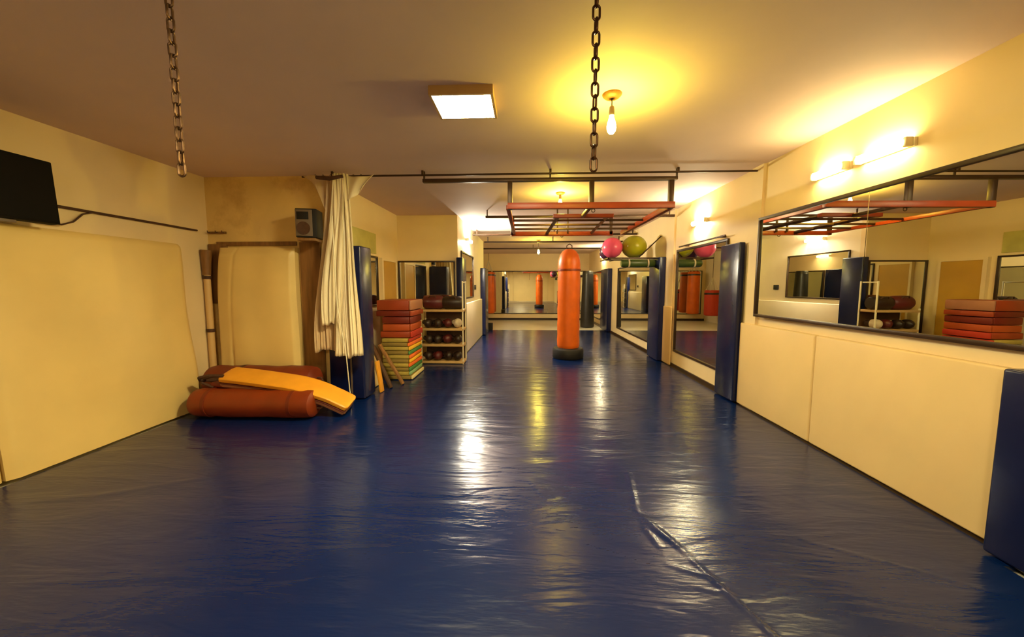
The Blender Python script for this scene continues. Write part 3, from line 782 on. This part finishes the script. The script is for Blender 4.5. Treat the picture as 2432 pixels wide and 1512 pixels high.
# ------------------------------------------------------------------ stack of mats and kick pads
SX, SY = -1.96, 5.77
def mat_layer(z0, z1, m, endm, label, rz, dx=0, dy=0, hx=0.215, hy=0.33, name='foam_mat', cat='mat', group='foam mats in the stack'):
    t = thing(name, label, cat, (SX + dx, SY + dy, z0), rz, group)
    MB().box((-hx, -hy, 0.002), (hx - 0.03, hy, z1 - z0 - 0.002), min(0.014, (z1 - z0) * .3)).build('body', m, t)
    MB().box((hx - 0.03, -hy + .004, 0.004), (hx, hy - .004, z1 - z0 - 0.004), min(0.012, (z1 - z0) * .25)).build('coloured_end', endm, t)
    return t
ends = ['f_cream', 'f_teal', 'f_green', 'f_orange', 'f_yellow', 'f_orange', 'f_green', 'f_yellow', 'f_orange', 'f_red']
names = ['cream', 'pale green', 'green', 'orange', 'yellow', 'orange', 'green', 'yellow', 'orange', 'red']
ordn = ['lowest', 'second', 'third', 'fourth', 'fifth', 'sixth', 'seventh', 'eighth', 'ninth', 'tenth']
for i in range(10):
    z0 = 0.003 + i * 0.063
    mat_layer(z0, z0 + 0.061, 'olive' if i % 2 else 'olive_d', ends[i], 'olive foam mat with %s end, %s from the floor in the stack' % (names[i], ordn[i]),
              random.uniform(-.03, .03), dx=(0.03 if i == 0 else 0))
zz = 0.637
for (h, m, m2, lab, dx, hx) in ((0.10, 'red_pad', 'f_red', 'red kick pad lying directly on the olive mats', 0.0, 0.24),
                                (0.11, 'red_pad_o', 'red_pad_o', 'orange red kick pad, second above the olive mats', 0.01, 0.22),
                                (0.11, 'red_pad_d', 'red_pad_d', 'dark maroon kick pad in the middle of the red pads', 0.01, 0.22),
                                (0.09, 'red_pad_d', 'red_pad', 'thin maroon kick pad just under the topmost pad', -0.02, 0.27),
                                (0.16, 'red_pad', 'pinkish', 'thick red kick pad topmost on the stack', -0.02, 0.26)):
    mat_layer(zz, zz + h - .002, m, m2, lab, random.uniform(-.04, .04), dx, 0, hx, 0.31, 'kick_pad', 'kick pad', 'red kick pads on the stack')
    zz += h

# boards leaning against the column
def board(x0, y0, x1, y1, zt, wd, th, m, label, name='leaning_board'):
    """foot at (x0,y0), top at (x1,y1,zt), width along Y"""
    a = Vector((x0, y0, 0.004)); b = Vector((x1, y1, zt))
    up = (b - a).normalized(); side = Vector((0, 1, 0)); side = (side - up * side.dot(up)).normalized(); nn = side.cross(up)
    R = Matrix((side, nn, up)).transposed().to_4x4()
    L = (b - a).length
    t = MB().box((-wd / 2, -th / 2, 0.0), (wd / 2, th / 2, L), 0.004, R)
    o = t.build(name, m, loc=a)
    return tag(o, label, 'board', 'boards leaning by the column')
board(-2.12, 5.12, -2.36, 5.12, 1.08, 0.34, 0.03, 'wood_lt', 'pale cream board leaning on the side wall beside the stack')
board(-1.93, 4.80, -1.985, 4.80, 0.42, 0.10, 0.025, 'yellow', 'short orange board leaning low against the navy column')
board(-1.88, 5.00, -2.16, 5.04, 0.62, 0.08, 0.03, 'wood_dark', 'dark brown board leaning behind the orange board')
board(-1.78, 5.20, -2.10, 5.18, 0.58, 0.07, 0.03, 'wood', 'narrow brown board leaning at the foot of the mat stack')

# ------------------------------------------------------------------ ball rack on the right wall
br = thing('ball_rack', 'dark metal wall rack carrying exercise balls above the navy pad', 'rack', (XR, 7.55, 1.95))
for y in (-0.22, 0.28):
    MB().box((-1.02, y, -0.012), (0, y + 0.025, 0.013), 0.003).build('arm', 'steel_dark', br)
MB().box((-1.02, -0.22, -0.012), (-0.995, 0.305, 0.013), 0.003).build('front_bar', 'steel_dark', br)
MB().tube([(-0.42, -0.21, 0.02), (-0.01, -0.21, 0.42)], 0.012, 6).build('brace', 'steel_dark', br)
def ball(x, y, r, m, label, sq=1.0):
    mb = MB(); bmesh.ops.create_uvsphere(mb.bm, u_segments=36, v_segments=20, radius=r)
    for v in mb.bm.verts: v.co.z *= sq
    o = mb.build('exercise_ball', m, loc=(x, y, 1.963 + r * sq))
    # valve plug
    MB().lathe([(0.0, 0.003), (0.012, 0.003), (0.012, 0)], 10, Matrix.Translation((-r * .7, -r * .714, 0)) @ Matrix.Rotation(PI / 2, 4, 'X')).build('valve', 'glove_w', o)
    return tag(o, label, 'ball', 'exercise balls on the wall rack')
ball(1.69, 7.48, 0.20, 'pink', 'pink exercise ball at the tip of the wall rack')
ball(2.13, 7.52, 0.24, 'lime', 'lime yellow exercise ball next to the pink one', 0.92)
ball(1.72, 8.05, 0.17, 'purple', 'dark purple ball half hidden behind the pink ball')
MB().box((-1.0, 0.305, -0.012), (-0.975, 0.66, 0.013), 0.003).build('arm', 'steel_dark', br)
MB().box((-0.80, 0.305, -0.012), (-0.775, 0.66, 0.013), 0.003).build('arm', 'steel_dark', br)
t = thing('rolled_mat', 'dark green rolled mat slung under the ball rack', 'mat', (2.15, 7.30, 1.845))
MB().lathe([(0, -.32), (.06, -.32), (.075, -.29), (.08, 0), (.075, .29), (.06, .32), (0, .32)], 20, Matrix.Rotation(PI / 2, 4, 'Y')).build('roll', 'dgreen', t)
for x in (-0.18, 0.18):
    MB().lathe([(.079, -.015), (.085, -.012), (.085, .012), (.079, .015)], 20, Matrix.Translation((x, 0, 0)) @ Matrix.Rotation(PI / 2, 4, 'Y')).build('strap', 'glove_w', t)
    MB().tube([(x, -0.0, 0.08), (x, 0.03, 0.095)], 0.008, 6).build('hanger', 'strap', t)
